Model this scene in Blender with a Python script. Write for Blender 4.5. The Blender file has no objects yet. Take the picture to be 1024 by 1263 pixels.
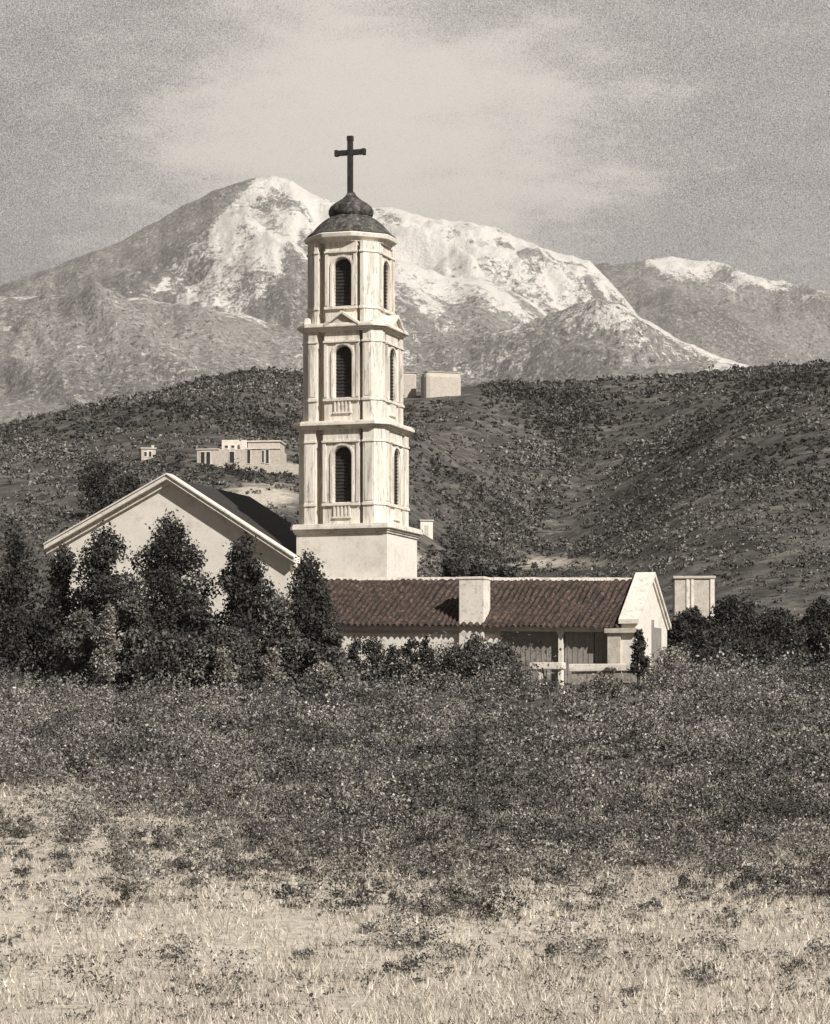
import bpy, math, random
import numpy as np
from mathutils import Vector, Matrix

# ------------------------------------------------------------------ camera, sky, sun, exposure
S = bpy.context.scene
F = 3553.0            # focal length in pixels of a 1024 px wide frame
HY = 930.0            # image row of the horizon
SUN_AZ, SUN_EL = math.radians(38), math.radians(37)   # azimuth measured from "behind the camera" towards the right
cam = bpy.data.cameras.new('camera'); cam_o = bpy.data.objects.new('camera', cam)
S.collection.objects.link(cam_o); S.camera = cam_o
cam_o.location = (0, 0, 0); cam_o.rotation_euler = (math.pi/2, 0, 0)
cam.sensor_fit = 'HORIZONTAL'; cam.sensor_width = 36; cam.lens = F/1024*36
cam.shift_y = (HY-631.5)/1024; cam.clip_start = .5; cam.clip_end = 60000

w = bpy.data.worlds.new('World'); S.world = w; w.use_nodes = True
nt = w.node_tree; N = nt.nodes; L = nt.links
for n in list(N): N.remove(n)
out = N.new('ShaderNodeOutputWorld'); bg = N.new('ShaderNodeBackground')
sky = N.new('ShaderNodeTexSky'); sky.sky_type = 'NISHITA'; sky.sun_disc = False
sky.sun_elevation = SUN_EL; sky.sun_rotation = math.pi - SUN_AZ
sky.dust_density = 3; sky.ozone_density = 1
bw = N.new('ShaderNodeHueSaturation'); bw.inputs['Saturation'].default_value = 0.12
tc = N.new('ShaderNodeTexCoord')
def wnoise(scale, detail, rough, sx=1, sy=1, sz=1, loc=(0,0,0)):
    m = N.new('ShaderNodeMapping'); m.inputs['Scale'].default_value = (sx,sy,sz); m.inputs['Location'].default_value = loc
    L.new(tc.outputs['Generated'], m.inputs['Vector'])
    n = N.new('ShaderNodeTexNoise'); n.inputs['Scale'].default_value = scale
    n.inputs['Detail'].default_value = detail; n.inputs['Roughness'].default_value = rough
    L.new(m.outputs['Vector'], n.inputs['Vector']); return n.outputs['Fac']
def wmath(op, a, b=None, clamp=False):
    n = N.new('ShaderNodeMath'); n.operation = op; n.use_clamp = clamp
    for i, v in enumerate((a, b)):
        if v is None: continue
        if isinstance(v, (int, float)): n.inputs[i].default_value = v
        else: L.new(v, n.inputs[i])
    return n.outputs[0]
# a thin bright break in the overcast, low over the mountains, in the sky's own directions
d0 = Vector(((455-512)/F, 1, (HY-175)/F)).normalized()
vm = N.new('ShaderNodeVectorMath'); vm.operation = 'SUBTRACT'; L.new(tc.outputs['Generated'], vm.inputs[0]); vm.inputs[1].default_value = d0
vs = N.new('ShaderNodeMapping'); L.new(vm.outputs[0], vs.inputs['Vector']); vs.inputs['Scale'].default_value = (.82,1,1.15)
vs.inputs['Rotation'].default_value = (0, math.radians(25), 0)
vl = N.new('ShaderNodeVectorMath'); vl.operation = 'LENGTH'; L.new(vs.outputs['Vector'], vl.inputs[0])
big = wnoise(9, 4, .55, 1, 1, 2.2, (.3,.1,.2)); mid = wnoise(20, 6, .6, 1, 1, 3.4, (2,1,0)); fine = wnoise(2400, 2, .8)
dist = wmath('ADD', vl.outputs['Value'], wmath('MULTIPLY', wmath('SUBTRACT', mid, .5), .16))
mr = N.new('ShaderNodeMapRange'); mr.interpolation_type = 'SMOOTHERSTEP'
L.new(dist, mr.inputs['Value']); mr.inputs['From Min'].default_value = .004; mr.inputs['From Max'].default_value = .098
mr.inputs['To Min'].default_value = 1; mr.inputs['To Max'].default_value = 0
cl = wmath('ADD', wmath('MULTIPLY', mr.outputs[0], .62), wmath('MULTIPLY', wmath('ADD', wmath('MULTIPLY', big, .4), wmath('MULTIPLY', mid, .6)), .62))
cl = wmath('ADD', cl, wmath('MULTIPLY', wmath('SUBTRACT', fine, .5), 1.9), True)
ramp = N.new('ShaderNodeValToRGB'); L.new(cl, ramp.inputs['Fac'])
e = ramp.color_ramp.elements
e[0].position = 0.0; e[0].color = (1.2, 1.12, 1.1, 1)
e[1].position = 1.0; e[1].color = (8.3, 7.7, 6.9, 1)
k = ramp.color_ramp.elements.new(.33); k.color = (4.2, 3.9, 3.75, 1)
k = ramp.color_ramp.elements.new(.6); k.color = (7.0, 6.5, 5.85, 1)
mx = N.new('ShaderNodeMix'); mx.data_type = 'RGBA'; mx.inputs[0].default_value = .93
L.new(sky.outputs[0], bw.inputs['Color']); L.new(bw.outputs[0], mx.inputs[6]); L.new(ramp.outputs[0], mx.inputs[7])
# unseen sky away from the bright break, dimmed to weaken the ambient fill light
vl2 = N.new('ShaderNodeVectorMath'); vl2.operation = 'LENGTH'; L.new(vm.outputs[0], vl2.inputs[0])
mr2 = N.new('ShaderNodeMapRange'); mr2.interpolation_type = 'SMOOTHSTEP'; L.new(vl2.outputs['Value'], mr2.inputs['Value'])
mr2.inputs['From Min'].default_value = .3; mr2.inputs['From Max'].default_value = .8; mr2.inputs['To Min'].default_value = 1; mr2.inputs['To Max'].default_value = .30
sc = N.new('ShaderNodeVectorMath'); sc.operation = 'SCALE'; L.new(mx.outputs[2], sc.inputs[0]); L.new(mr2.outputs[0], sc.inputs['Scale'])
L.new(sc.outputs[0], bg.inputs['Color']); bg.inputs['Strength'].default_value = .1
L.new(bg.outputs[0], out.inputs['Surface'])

sl = bpy.data.lights.new('sun', 'SUN'); sl.energy = 5.0; sl.angle = math.radians(.6); sl.color = (1, .965, .915)
so = bpy.data.objects.new('sun', sl); S.collection.objects.link(so)
sd = Vector((math.sin(SUN_AZ)*math.cos(SUN_EL), -math.cos(SUN_AZ)*math.cos(SUN_EL), math.sin(SUN_EL)))
so.rotation_euler = sd.to_track_quat('Z', 'Y').to_euler(); so.location = (60, -60, 80)
S.view_settings.view_transform = 'Standard'; S.view_settings.look = 'None'
S.view_settings.exposure = .22; S.view_settings.gamma = 1
S.cycles.volume_bounces = 0; S.cycles.max_bounces = 6

# ------------------------------------------------------------------ helpers
rng = np.random.default_rng(7); random.seed(7)
C = S.collection
def tag(o, label=None, cat=None, group=None, kind=None):
    if label: o['label'] = label
    if cat: o['category'] = cat
    if group: o['group'] = group
    if kind: o['kind'] = kind
    return o
def empty(name, loc, rz=0, **k):
    o = bpy.data.objects.new(name, None); C.objects.link(o); o.location = loc; o.rotation_euler = (0,0,rz)
    o.empty_display_size = .5
    return tag(o, **k)
def npmesh(name, V, Fc, mat, parent=None, smooth=False, attrs=None):
    V = np.asarray(V, dtype=np.float32); Fc = np.asarray(Fc, dtype=np.int32)
    me = bpy.data.meshes.new(name); n, m = Fc.shape
    me.vertices.add(len(V)); me.vertices.foreach_set('co', V.ravel())
    me.loops.add(n*m); me.loops.foreach_set('vertex_index', Fc.ravel())
    me.polygons.add(n); me.polygons.foreach_set('loop_start', np.arange(0, n*m, m, dtype=np.int32))
    me.polygons.foreach_set('use_smooth', np.full(n, smooth))
    me.update(calc_edges=True)
    if attrs:
        for an, av in attrs.items():
            at = me.attributes.new(an, 'FLOAT', 'POINT'); at.data.foreach_set('value', np.asarray(av, dtype=np.float32).ravel())
    me.materials.append(mat)
    o = bpy.data.objects.new(name, me); C.objects.link(o)
    if parent: o.parent = parent
    return o
class MB:
    """collects faces, then links them as one mesh object"""
    def __init__(s): s.v = []; s.f = []
    def hexa(s, p):      # p: 4 bottom + 4 top, counter-clockwise
        i = len(s.v); s.v += [tuple(q) for q in p]
        for f in ((3,2,1,0),(4,5,6,7),(0,1,5,4),(1,2,6,5),(2,3,7,6),(3,0,4,7)): s.f.append([i+j for j in f])
    def box(s, a0, a1, b0, b1, z0, z1):
        s.hexa([(a0,b0,z0),(a1,b0,z0),(a1,b1,z0),(a0,b1,z0),(a0,b0,z1),(a1,b0,z1),(a1,b1,z1),(a0,b1,z1)])
    def prism(s, poly, z0, z1, poly1=None):
        i = len(s.v); n = len(poly); q = poly1 or poly
        s.v += [(x,y,z0) for x,y in poly] + [(x,y,z1) for x,y in q]
        s.f.append([i+j for j in range(n)][::-1]); s.f.append([i+n+j for j in range(n)])
        for j in range(n): k = (j+1) % n; s.f.append([i+j, i+k, i+n+k, i+n+j])
    def rings(s, rings, cap=True):
        i = len(s.v); n = len(rings[0])
        for r in rings: s.v += [tuple(p) for p in r]
        for a in range(len(rings)-1):
            for j in range(n):
                k = (j+1) % n; s.f.append([i+a*n+j, i+a*n+k, i+(a+1)*n+k, i+(a+1)*n+j])
        if cap: s.f.append([i+j for j in range(n)][::-1]); s.f.append([i+(len(rings)-1)*n+j for j in range(n)])
    def tube(s, p0, p1, r0, r1, n=7):
        p0 = Vector(p0); p1 = Vector(p1); d = (p1-p0).normalized()
        x = d.orthogonal().normalized(); y = d.cross(x)
        s.rings([[p + x*(r*math.cos(2*math.pi*j/n)) + y*(r*math.sin(2*math.pi*j/n)) for j in range(n)] for p, r in ((p0,r0),(p1,r1))])
    def build(s, name, mat, parent=None, off=(0,0,0), bevel=0, smooth=False, jit=0, label=None):
        me = bpy.data.meshes.new(name)
        vv = [(x-off[0]+random.uniform(-jit,jit), y-off[1]+random.uniform(-jit,jit), z-off[2]+random.uniform(-jit,jit)) for x,y,z in s.v]
        me.from_pydata(vv, [], s.f); me.materials.append(mat); me.validate()
        if smooth:
            for p in me.polygons: p.use_smooth = True
        o = bpy.data.objects.new(name, me); C.objects.link(o)
        if parent: o.parent = parent
        if bevel:
            b = o.modifiers.new('bevel', 'BEVEL'); b.width = bevel; b.segments = 2; b.limit_method = 'ANGLE'
        if label: o['label'] = label
        return o

def vnoise(x, y, seed=0):
    x = np.asarray(x, float); y = np.asarray(y, float)
    xi = np.floor(x).astype(np.int64); yi = np.floor(y).astype(np.int64); fx = x-xi; fy = y-yi
    def h(a, b):
        n = (a*374761393 + b*668265263 + seed*982451653) & 0xffffffff
        n = ((n ^ (n >> 13)) * 1274126177) & 0xffffffff
        return ((n ^ (n >> 16)) & 0xffff)/65535.0
    ux = fx*fx*(3-2*fx); uy = fy*fy*(3-2*fy)
    return (h(xi,yi)*(1-ux)+h(xi+1,yi)*ux)*(1-uy)+(h(xi,yi+1)*(1-ux)+h(xi+1,yi+1)*ux)*uy
def fbm(x, y, o=5, seed=0, ridged=False):
    t = 0; a = 1; s = 0
    for i in range(o):
        n = vnoise(x*2**i+17.3*i, y*2**i-9.1*i, seed+i)
        if ridged: n = 1-abs(2*n-1)
        t = t + a*n; s += a; a *= .5
    return t/s

# ------------------------------------------------------------------ materials
def material(name, cols, scale=4, detail=6, rough=.9, bump=.0, bscale=None, stretch=(1,1,1), lo=.35, hi=.65,
             island=0, second=None, spec=.25, coord='Object', trans=0):
    """cols: two colours mixed by noise; second: (colour, scale, lo, hi, amount) stains; island: per-leaf brightness change"""
    m = bpy.data.materials.new(name); m.use_nodes = True; t = m.node_tree; n = t.nodes; l = t.links
    b = n['Principled BSDF']; b.inputs['Roughness'].default_value = rough; b.inputs['Specular IOR Level'].default_value = spec
    co = n.new('ShaderNodeTexCoord'); mp = n.new('ShaderNodeMapping'); mp.inputs['Scale'].default_value = stretch
    l.new(co.outputs[coord], mp.inputs['Vector'])
    def nz(sc, d=6, r=.62):
        q = n.new('ShaderNodeTexNoise'); q.inputs['Scale'].default_value = sc; q.inputs['Detail'].default_value = d
        q.inputs['Roughness'].default_value = r; l.new(mp.outputs['Vector'], q.inputs['Vector']); return q.outputs['Fac']
    def rg(v, a, c):
        q = n.new('ShaderNodeMapRange'); l.new(v, q.inputs['Value']); q.inputs['From Min'].default_value = a; q.inputs['From Max'].default_value = c
        return q.outputs[0]
    def mix(f, a, c, bt='MIX'):
        q = n.new('ShaderNodeMix'); q.data_type = 'RGBA'; q.blend_type = bt
        for i, v in ((0, f), (6, a), (7, c)):
            if isinstance(v, (int, float)): q.inputs[i].default_value = v
            elif isinstance(v, tuple): q.inputs[i].default_value = (*v, 1) if len(v) == 3 else v
            else: l.new(v, q.inputs[i])
        return q.outputs[2]
    c = mix(rg(nz(scale, detail), lo, hi), cols[0], cols[1])
    for st in (second or []):
        col, sc, a, z, am = st
        q = n.new('ShaderNodeMath'); q.operation = 'MULTIPLY'; l.new(rg(nz(sc, 8, .7), a, z), q.inputs[0]); q.inputs[1].default_value = am
        c = mix(q.outputs[0], c, col)
    if island:
        g = n.new('ShaderNodeNewGeometry'); p_ = n.new('ShaderNodeMath'); p_.operation = 'POWER'; l.new(g.outputs['Random Per Island'], p_.inputs[0]); p_.inputs[1].default_value = 2.6
        q = n.new('ShaderNodeMapRange'); l.new(p_.outputs[0], q.inputs['Value'])
        q.inputs['To Min'].default_value = 1-island*.7; q.inputs['To Max'].default_value = 1+island*1.9
        hs = n.new('ShaderNodeHueSaturation'); l.new(q.outputs[0], hs.inputs['Value']); l.new(c, hs.inputs['Color']); c = hs.outputs[0]
    l.new(c, b.inputs['Base Color'])
    if bump:
        bn = n.new('ShaderNodeBump'); bn.inputs['Strength'].default_value = bump; bn.inputs['Distance'].default_value = .03
        l.new(nz(bscale or scale*3, 8, .7), bn.inputs['Height']); l.new(bn.outputs[0], b.inputs['Normal'])
    m['mix'] = 0
    return m
dk = (.30,.26,.22)
M = {}
M['stucco'] = material('weathered_stucco', ((.84,.785,.70),(.74,.685,.605)), .7, 8, .92, .35, 9, lo=.3, hi=.7,
    second=[((.42,.37,.31), 1.1, .5, .7, .45), ((.20,.175,.15), 7, .57, .68, .55)])
M['streak'] = material('rain_streaked_stucco', ((.86,.80,.71),(.70,.645,.56)), 1.6, 8, .92, .35, 7, stretch=(1,1,.14), lo=.3, hi=.7,
    second=[((.34,.30,.25), 1.7, .47, .63, .6), ((.13,.115,.10), 7, .54, .64, .65)])
M['trim'] = material('trim_plaster', ((.86,.80,.71),(.68,.625,.55)), 1.2, 8, .9, .3, 8, lo=.3, hi=.72,
    second=[((.3,.26,.22), 1.6, .52, .68, .6), ((.14,.12,.105), 6, .57, .66, .6)])
M['rough'] = material('rough_render', ((.62,.56,.48),(.46,.41,.35)), 2.5, 8, .95, .6, 12,
    second=[((.16,.14,.12), 9, .55, .65, .6)])
M['dome'] = material('dark_dome_metal', ((.095,.088,.08),(.035,.032,.03)), 1.6, 8, .7, .9, 5, lo=.42, hi=.58,
    second=[((.34,.31,.275), 4, .53, .62, .55), ((.018,.016,.015), 2.4, .54, .62, .7)])
M['iron'] = material('dark_iron', ((.022,.02,.02),(.05,.045,.042)), 5, 4, .6, .2)
M['louver'] = material('dark_louver_wood', ((.028,.025,.024),(.055,.05,.045)), 3, 5, .8, .3)
M['tile'] = material('clay_roof_tile', ((.092,.062,.05),(.042,.032,.028)), 2.2, 8, .9, .8, 8, lo=.4, hi=.6,
    second=[((.02,.017,.016), 4.5, .5, .6, .8), ((.27,.195,.155), 5, .56, .66, .75)])
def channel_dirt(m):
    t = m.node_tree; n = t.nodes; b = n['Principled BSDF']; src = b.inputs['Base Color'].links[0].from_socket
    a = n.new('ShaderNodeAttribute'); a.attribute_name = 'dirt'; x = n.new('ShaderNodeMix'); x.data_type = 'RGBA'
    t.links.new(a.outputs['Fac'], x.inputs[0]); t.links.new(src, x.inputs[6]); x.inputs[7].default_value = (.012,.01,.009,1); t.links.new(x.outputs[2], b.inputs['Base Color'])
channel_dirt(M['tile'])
M['slate'] = material('dark_roof_tile', ((.055,.05,.047),(.03,.027,.026)), 3, 6, .9, .5, 6)
M['grey_wall'] = material('grey_render', ((.33,.30,.27),(.24,.22,.2)), 1.5, 8, .95, .5, 8,
    second=[((.12,.11,.1), 8, .55, .66, .6)])
M['stone'] = material('pale_rubble_stone', ((.42,.38,.33),(.2,.18,.155)), 3, 8, .95, .9, 5, second=[((.07,.06,.055), 6, .56, .62, .8)])
M['bark'] = material('bark', ((.10,.09,.08),(.05,.045,.04)), 5, 6, .95, .8, 8, stretch=(1,1,.3))
M['needle'] = material('dark_needles', ((.062,.058,.052),(.034,.032,.029)), 1.3, 3, .8, island=.55, lo=.4, hi=.6)
M['leaf_mid'] = material('grey_green_leaves', ((.12,.112,.10),(.06,.056,.052)), .35, 4, .85, island=.6, lo=.4, hi=.6)
M['leaf_pale'] = material('pale_leaves', ((.30,.275,.24),(.16,.15,.13)), .6, 4, .85, island=.5, lo=.4, hi=.6)
M['scrub'] = material('scrub_leaves', ((.23,.213,.194),(.068,.063,.058)), .2, 7, .85, island=.75, lo=.42, hi=.58, second=[((.045,.042,.039), .10, .53, .62, .65), ((.40,.37,.325), .33, .55, .64, .75)])
M['hillscrub'] = material('hillside_scrub', ((.17,.158,.145),(.05,.046,.042)), .012, 7, .9, island=.7, lo=.42, hi=.6)
M['grass'] = material('dry_grass', ((.56,.505,.43),(.40,.36,.305)), .5, 5, .85, island=.35, lo=.35, hi=.65)

def ground_material():
    m = bpy.data.materials.new('hillside_ground'); m.use_nodes = True; t = m.node_tree; n = t.nodes; l = t.links
    b = n['Principled BSDF']; b.inputs['Roughness'].default_value = .95; b.inputs['Specular IOR Level'].default_value = .1
    co = n.new('ShaderNodeTexCoord')
    def nz(sc, d=8, r=.65):
        q = n.new('ShaderNodeTexNoise'); q.inputs['Scale'].default_value = sc; q.inputs['Detail'].default_value = d
        q.inputs['Roughness'].default_value = r; l.new(co.outputs['Object'], q.inputs['Vector']); return q.outputs['Fac']
    def cr(v, stops):
        q = n.new('ShaderNodeValToRGB'); l.new(v, q.inputs['Fac']); el = q.color_ramp.elements
        el[0].position, el[0].color = stops[0][0], (*stops[0][1], 1); el[1].position, el[1].color = stops[-1][0], (*stops[-1][1], 1)
        for p, c in stops[1:-1]: k = el.new(p); k.color = (*c, 1)
        return q.outputs[0]
    at = n.new('ShaderNodeAttribute'); at.attribute_name = 'pale'
    pale = cr(nz(2.2), [(.3,(.22,.195,.165)), (.45,(.48,.43,.365)), (.7,(.66,.60,.51))])
    dark = cr(nz(.12, 9, .8), [(.40,(.05,.046,.042)), (.5,(.092,.086,.078)), (.62,(.19,.175,.155))])
    add = n.new('ShaderNodeMath'); add.operation = 'MULTIPLY_ADD'; l.new(nz(.5), add.inputs[0]); add.inputs[1].default_value = .9; l.new(at.outputs['Fac'], add.inputs[2])
    r = n.new('ShaderNodeMapRange'); l.new(add.outputs[0], r.inputs['Value']); r.inputs['From Min'].default_value = .75; r.inputs['From Max'].default_value = 1.1
    x = n.new('ShaderNodeMix'); x.data_type = 'RGBA'; l.new(r.outputs[0], x.inputs[0]); l.new(dark, x.inputs[6]); l.new(pale, x.inputs[7])
    l.new(x.outputs[2], b.inputs['Base Color'])
    bn = n.new('ShaderNodeBump'); bn.inputs['Strength'].default_value = .7; bn.inputs['Distance'].default_value = .12
    l.new(nz(5), bn.inputs['Height']); l.new(bn.outputs[0], b.inputs['Normal'])
    return m
def mountain_material():
    m = bpy.data.materials.new('snowy_mountain'); m.use_nodes = True; t = m.node_tree; n = t.nodes; l = t.links
    b = n['Principled BSDF']; b.inputs['Roughness'].default_value = .95; b.inputs['Specular IOR Level'].default_value = .05
    co = n.new('ShaderNodeTexCoord')
    def nz(sc, d=8, r=.7):
        q = n.new('ShaderNodeTexNoise'); q.inputs['Scale'].default_value = sc; q.inputs['Detail'].default_value = d
        q.inputs['Roughness'].default_value = r; l.new(co.outputs['Object'], q.inputs['Vector']); return q.outputs['Fac']
    def rg(v, a, c, lo=0, hi=1):
        q = n.new('ShaderNodeMapRange'); l.new(v, q.inputs['Value']); q.inputs['From Min'].default_value = a; q.inputs['From Max'].default_value = c
        q.inputs['To Min'].default_value = lo; q.inputs['To Max'].default_value = hi; return q.outputs[0]
    def mt(op, a, c):
        q = n.new('ShaderNodeMath'); q.operation = op
        for i, v in enumerate((a, c)):
            if isinstance(v, (int, float)): q.inputs[i].default_value = v
            else: l.new(v, q.inputs[i])
        return q.outputs[0]
    def mix(f, a, c):
        q = n.new('ShaderNodeMix'); q.data_type = 'RGBA'; l.new(f, q.inputs[0])
        for i, v in ((6, a), (7, c)):
            if isinstance(v, tuple): q.inputs[i].default_value = (*v, 1)
            else: l.new(v, q.inputs[i])
        return q.outputs[2]
    rock = mix(rg(nz(.0016, 7, .65), .4, .6), (.19,.18,.17), (.36,.338,.315))
    rock = mix(rg(nz(.09, 4, .85), .50, .60), rock, (.06,.057,.053))
    rock = mix(rg(nz(.06, 4, .85), .53, .60), rock, (.52,.485,.44))
    at = n.new('ShaderNodeAttribute'); at.attribute_name = 'snow'
    f = mt('ADD', at.outputs['Fac'], mt('MULTIPLY', mt('SUBTRACT', nz(.005, 9, .8), .5), 2.0))
    f = mt('ADD', f, mt('MULTIPLY', mt('SUBTRACT', nz(.05, 5, .9), .5), 3.6))
    l.new(mix(rg(f, .42, .56), rock, (.90,.86,.80)), b.inputs['Base Color'])
    bn = n.new('ShaderNodeBump'); bn.inputs['Strength'].default_value = .9; bn.inputs['Distance'].default_value = 30
    l.new(nz(.012, 9, .72), bn.inputs['Height']); l.new(bn.outputs[0], b.inputs['Normal'])
    return m
M['ground'] = ground_material(); M['mountain'] = mountain_material()

# ------------------------------------------------------------------ terrain
def at(px, py, Y): return ((px-512)/F*Y, Y, (HY-py)/F*Y)
CX = np.array([-900,-300,0,110,150,200,250,300,350,385,430,490,530,574,620,680,750,800,860,914,1024,1300,2000.])
CYc = np.array([620,600,562,528,512,495,476,463,458,461,474,484,484,476,471,469,464,460,457,455,452,460,520.])
GY = np.array([-400,-60,0,30,60,90,120,160,185,215,250,300])
GZ = np.array([-8,-3,-1.7,-4.4,-5.6,-3.3,-.5,3.2,4.8,5.6,8.5,17.5])
def g(X, Y):
    X = np.asarray(X, float); Y = np.asarray(Y, float)
    base = np.interp(Y, GY, GZ)
    px = 512 + F*X/np.maximum(Y, 60)
    zc = (HY-np.interp(512+F*X/800, CX, CYc))/F*800
    t = np.clip((Y-300)/500, 0, 1)
    hill = 17.5 + (zc-17.5)*(t**.93)
    back = zc*np.clip(1-(Y-800)/1400, 0, 1)**1.3 + 20*np.clip((Y-800)/1400, 0, 1)
    z = np.where(Y < 300, base, np.where(Y < 800, hill, back))
    z = z + (fbm(X/14, Y/14, 4, 3)-.5)*np.interp(Y, [0,60,180,230,300], [.2,1.3,1.1,.8,1.5])
    pg = np.interp(Y, [230,300,380,500,600,800], [560,580,640,690,702,725]); dxg = X-(pg-512)/F*Y
    z = z - np.interp(Y, [240,320,620,790], [0,12,27,0])*np.exp(-(dxg/(9+Y*.028))**2)
    fo = fbm(X/95 + Y/420 + 3.3, Y/520, 3, 140, ridged=True)-.6
    z = z + fo*np.interp(Y, [260,400,600,760,1000], [0,12,20,2,20])
    # gullies running down the hillside
    gl = fbm(X/55 + Y/160, Y/260, 4, 11, ridged=True)-.62
    z = z + gl*np.interp(Y, [250,340,600,790,860,1200], [0,4,10,4,3,20])
    return z
def hit(px, py, Y0=60, Y1=900):
    Y = np.linspace(Y0, Y1, 6000); z = g((px-512)/F*Y, Y)
    ok = np.nonzero(z >= (HY-py)/F*Y)[0]
    return float(Y[ok[0]]) if len(ok) else Y1
def grid(us, Ys, fx, fz):
    U, Yg = np.meshgrid(us, Ys); X = fx(U, Yg); Z = fz(X, Yg)
    V = np.stack([X, Yg, Z], -1).reshape(-1, 3); nu, ny = len(us), len(Ys)
    i = np.arange(ny-1)[:,None]*nu + np.arange(nu-1)[None,:]
    return V, np.stack([i, i+1, i+nu+1, i+nu], -1).reshape(-1, 4)
Ys = np.concatenate([np.arange(-400,40,20), np.arange(40,240,1.2), np.arange(240,860,2.6), np.geomspace(860,5200,60)])
us = np.linspace(-1, 1, 420)
us = np.sign(us)*(.32*abs(us)+.68*abs(us)**5)
V, Fc = grid(us, Ys, lambda u, y: u*(70+np.maximum(y,0)*.62+ (np.abs(y)*.2)), g)
def palef(X, Y):
    px = 512 + F*X/np.maximum(Y, 30); py = HY - F*g(X, Y)/np.maximum(Y, 30)
    near = np.interp(Y+np.interp(px, [60,330,520,900], [-22,-5,2,-1]), [0, 70, 88, 104], [1.2, .95, .55, -.25])
    far = np.where((Y > 200) & (Y < 720), .12, 0.)
    def blob(cx, cy, rx, ry, a): return a*np.exp(-((px-cx)/rx)**2-((py-cy)/ry)**2)
    f = blob(320,612,50,16,.75)+blob(330,575,60,6,.5)+blob(500,690,45,10,.5)+blob(660,650,60,30,.2)+blob(690,695,90,9,.55)+blob(860,640,60,50,.15)+blob(745,515,60,30,.15)+blob(560,560,60,40,.15)
    return np.where(Y > 200, far+f, near)
npmesh('ground', V, Fc, M['ground'], smooth=True, attrs={'pale': palef(V[:,0], V[:,1])})['kind'] = 'structure'

# mountains: crests at their own distances, slopes falling towards the plain
RID = [ # crest distance, slope in front, (px, py) of the crest, noise
 (11500, .42, [(-900,520),(-200,480),(300,460),(600,400),(690,345),(718,328),(750,326),(775,323),(800,319),(830,317),(860,322),(900,332),(930,340),(1000,354),(1100,385),(1300,440),(1700,520)], 1),
 (9600, .43, [(-900,560),(-300,470),(-100,395),(0,352),(60,330),(110,312),(150,296),(200,268),(230,250),(260,237),(290,225),(315,219),(335,218),(360,226),(390,243),(430,254),(490,258),(540,268),(600,279),(650,297),(700,318),(727,325),(755,352),(789,388),(820,430),(900,520),(1500,700)], 1),
 (8000, .40, [(-900,900),(300,520),(380,390),(420,345),(460,322),(490,318),(520,328),(550,340),(575,342),(600,344),(625,354),(655,371),(685,396),(720,430),(760,470),(900,600),(1500,900)], .8),
 (7300, .38, [(-900,430),(-200,385),(0,368),(60,365),(110,365),(150,366),(180,368),(215,376),(255,380),(300,388),(350,402),(400,420),(460,425),(520,424),(580,418),(620,411),(655,401),(685,389),(705,379),(735,371),(760,374),(785,386),(824,409),(860,434),(890,450),(940,470),(1100,480),(1500,500)], .8),
 (5600, .30, [(-900,470),(-200,480),(0,490),(110,500),(200,485),(300,470),(400,455),(500,452),(560,462),(620,470),(700,468),(760,456),(830,450),(880,447),(905,450),(930,455),(1000,450),(1200,430),(1500,420)], .6),
]
def mtn(X, Y):
    px = 512 + F*X/Y
    sp = np.zeros(X.shape); h = np.full(X.shape, -1e9); crest = np.zeros(X.shape); which = np.zeros(X.shape, int)
    wx = X + 260*(fbm(X/900, Y/900, 3, 40)-.5); wy = Y + 260*(fbm(X/900, Y/900, 3, 50)-.5)
    for k, (Yc, s, pts, na) in enumerate(RID):
        pp = np.array(pts, float); H = (HY-np.interp(px, pp[:,0], pp[:,1]))/F*Yc
        d = Yc - Y; front = d > 0
        ad = np.abs(d)
        H = H*np.clip(1-(np.maximum(-700-px, 0)+np.maximum(px-1700, 0))/2600, .12, 1)
        H = H + (fbm(px/22, px*0+k*7, 3, 70+k)-.5)*16*na
        spur = fbm(wx/620+k*3.7+wy/900, wy/1100, 6, 20+k, ridged=True)-.6
        z = H - np.where(front, s*ad*(.9+.25*np.minimum(ad/1500,1)), .55*ad) + spur*na*(430 if k == 3 else 330)*np.clip(ad/450, 0, 1)
        fn = fbm(wx/95+wy/330, wy/190, 5, 33+k, ridged=True)-.62
        z = z + (fbm(wx/170+wy/400, wy/210, 5, 90+k, ridged=True)-.55)*95*na*np.clip(ad/220, 0, 1)
        up = z > h
        h = np.where(up, z, h); crest = np.where(up, H - z, crest); which = np.where(up, k, which); sp = np.where(up, spur*.55+fn*1.7, sp)
    lo = np.interp(Y, [4600, 5200, 12000], [-60, 150, 300])
    return np.maximum(h, lo), crest, which, sp
usm = np.concatenate([np.linspace(-2600, -580, 110), np.linspace(-560, 1560, 760), np.linspace(1580, 3600, 110)]); Ym = np.concatenate([np.arange(4600, 11600, 22), np.arange(11600, 13200, 160)])
PX, YY = np.meshgrid(usm, Ym); XX = (PX-512)/F*YY
HH, CR, WH, SP = mtn(XX, YY)
PYm = HY - F*HH/YY
def seg(px, py, pts):   # signed: >0 above / right of a polyline given as (px, py)
    p = np.array(pts, float); return np.interp(py, p[:,1], p[:,0])
snow = np.zeros(XX.shape)
alt = 330 + 18*(fbm(XX/900, YY/900, 3, 5)-.5)*2
edge = seg(PX, PYm, [(318,215),(300,228),(285,245),(255,280),(225,310),(200,338),(182,360),(170,380)])   # left limit of the snowfield on the big peak
main = np.clip((PX-edge)/10, 0, 1)
s1 = np.clip((400-PYm)/120, -.1, 1)*.56*main + main*.16 - .12*(1-main)*np.clip((250-PYm)/30,-1,0)*0
s1 += .30*np.exp(-((PX-edge-22)/20)**2)*(PYm < 372)          # bright spine
s1 += .3*np.clip(1-CR/110, 0, 1)*(PX > 330)
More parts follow.
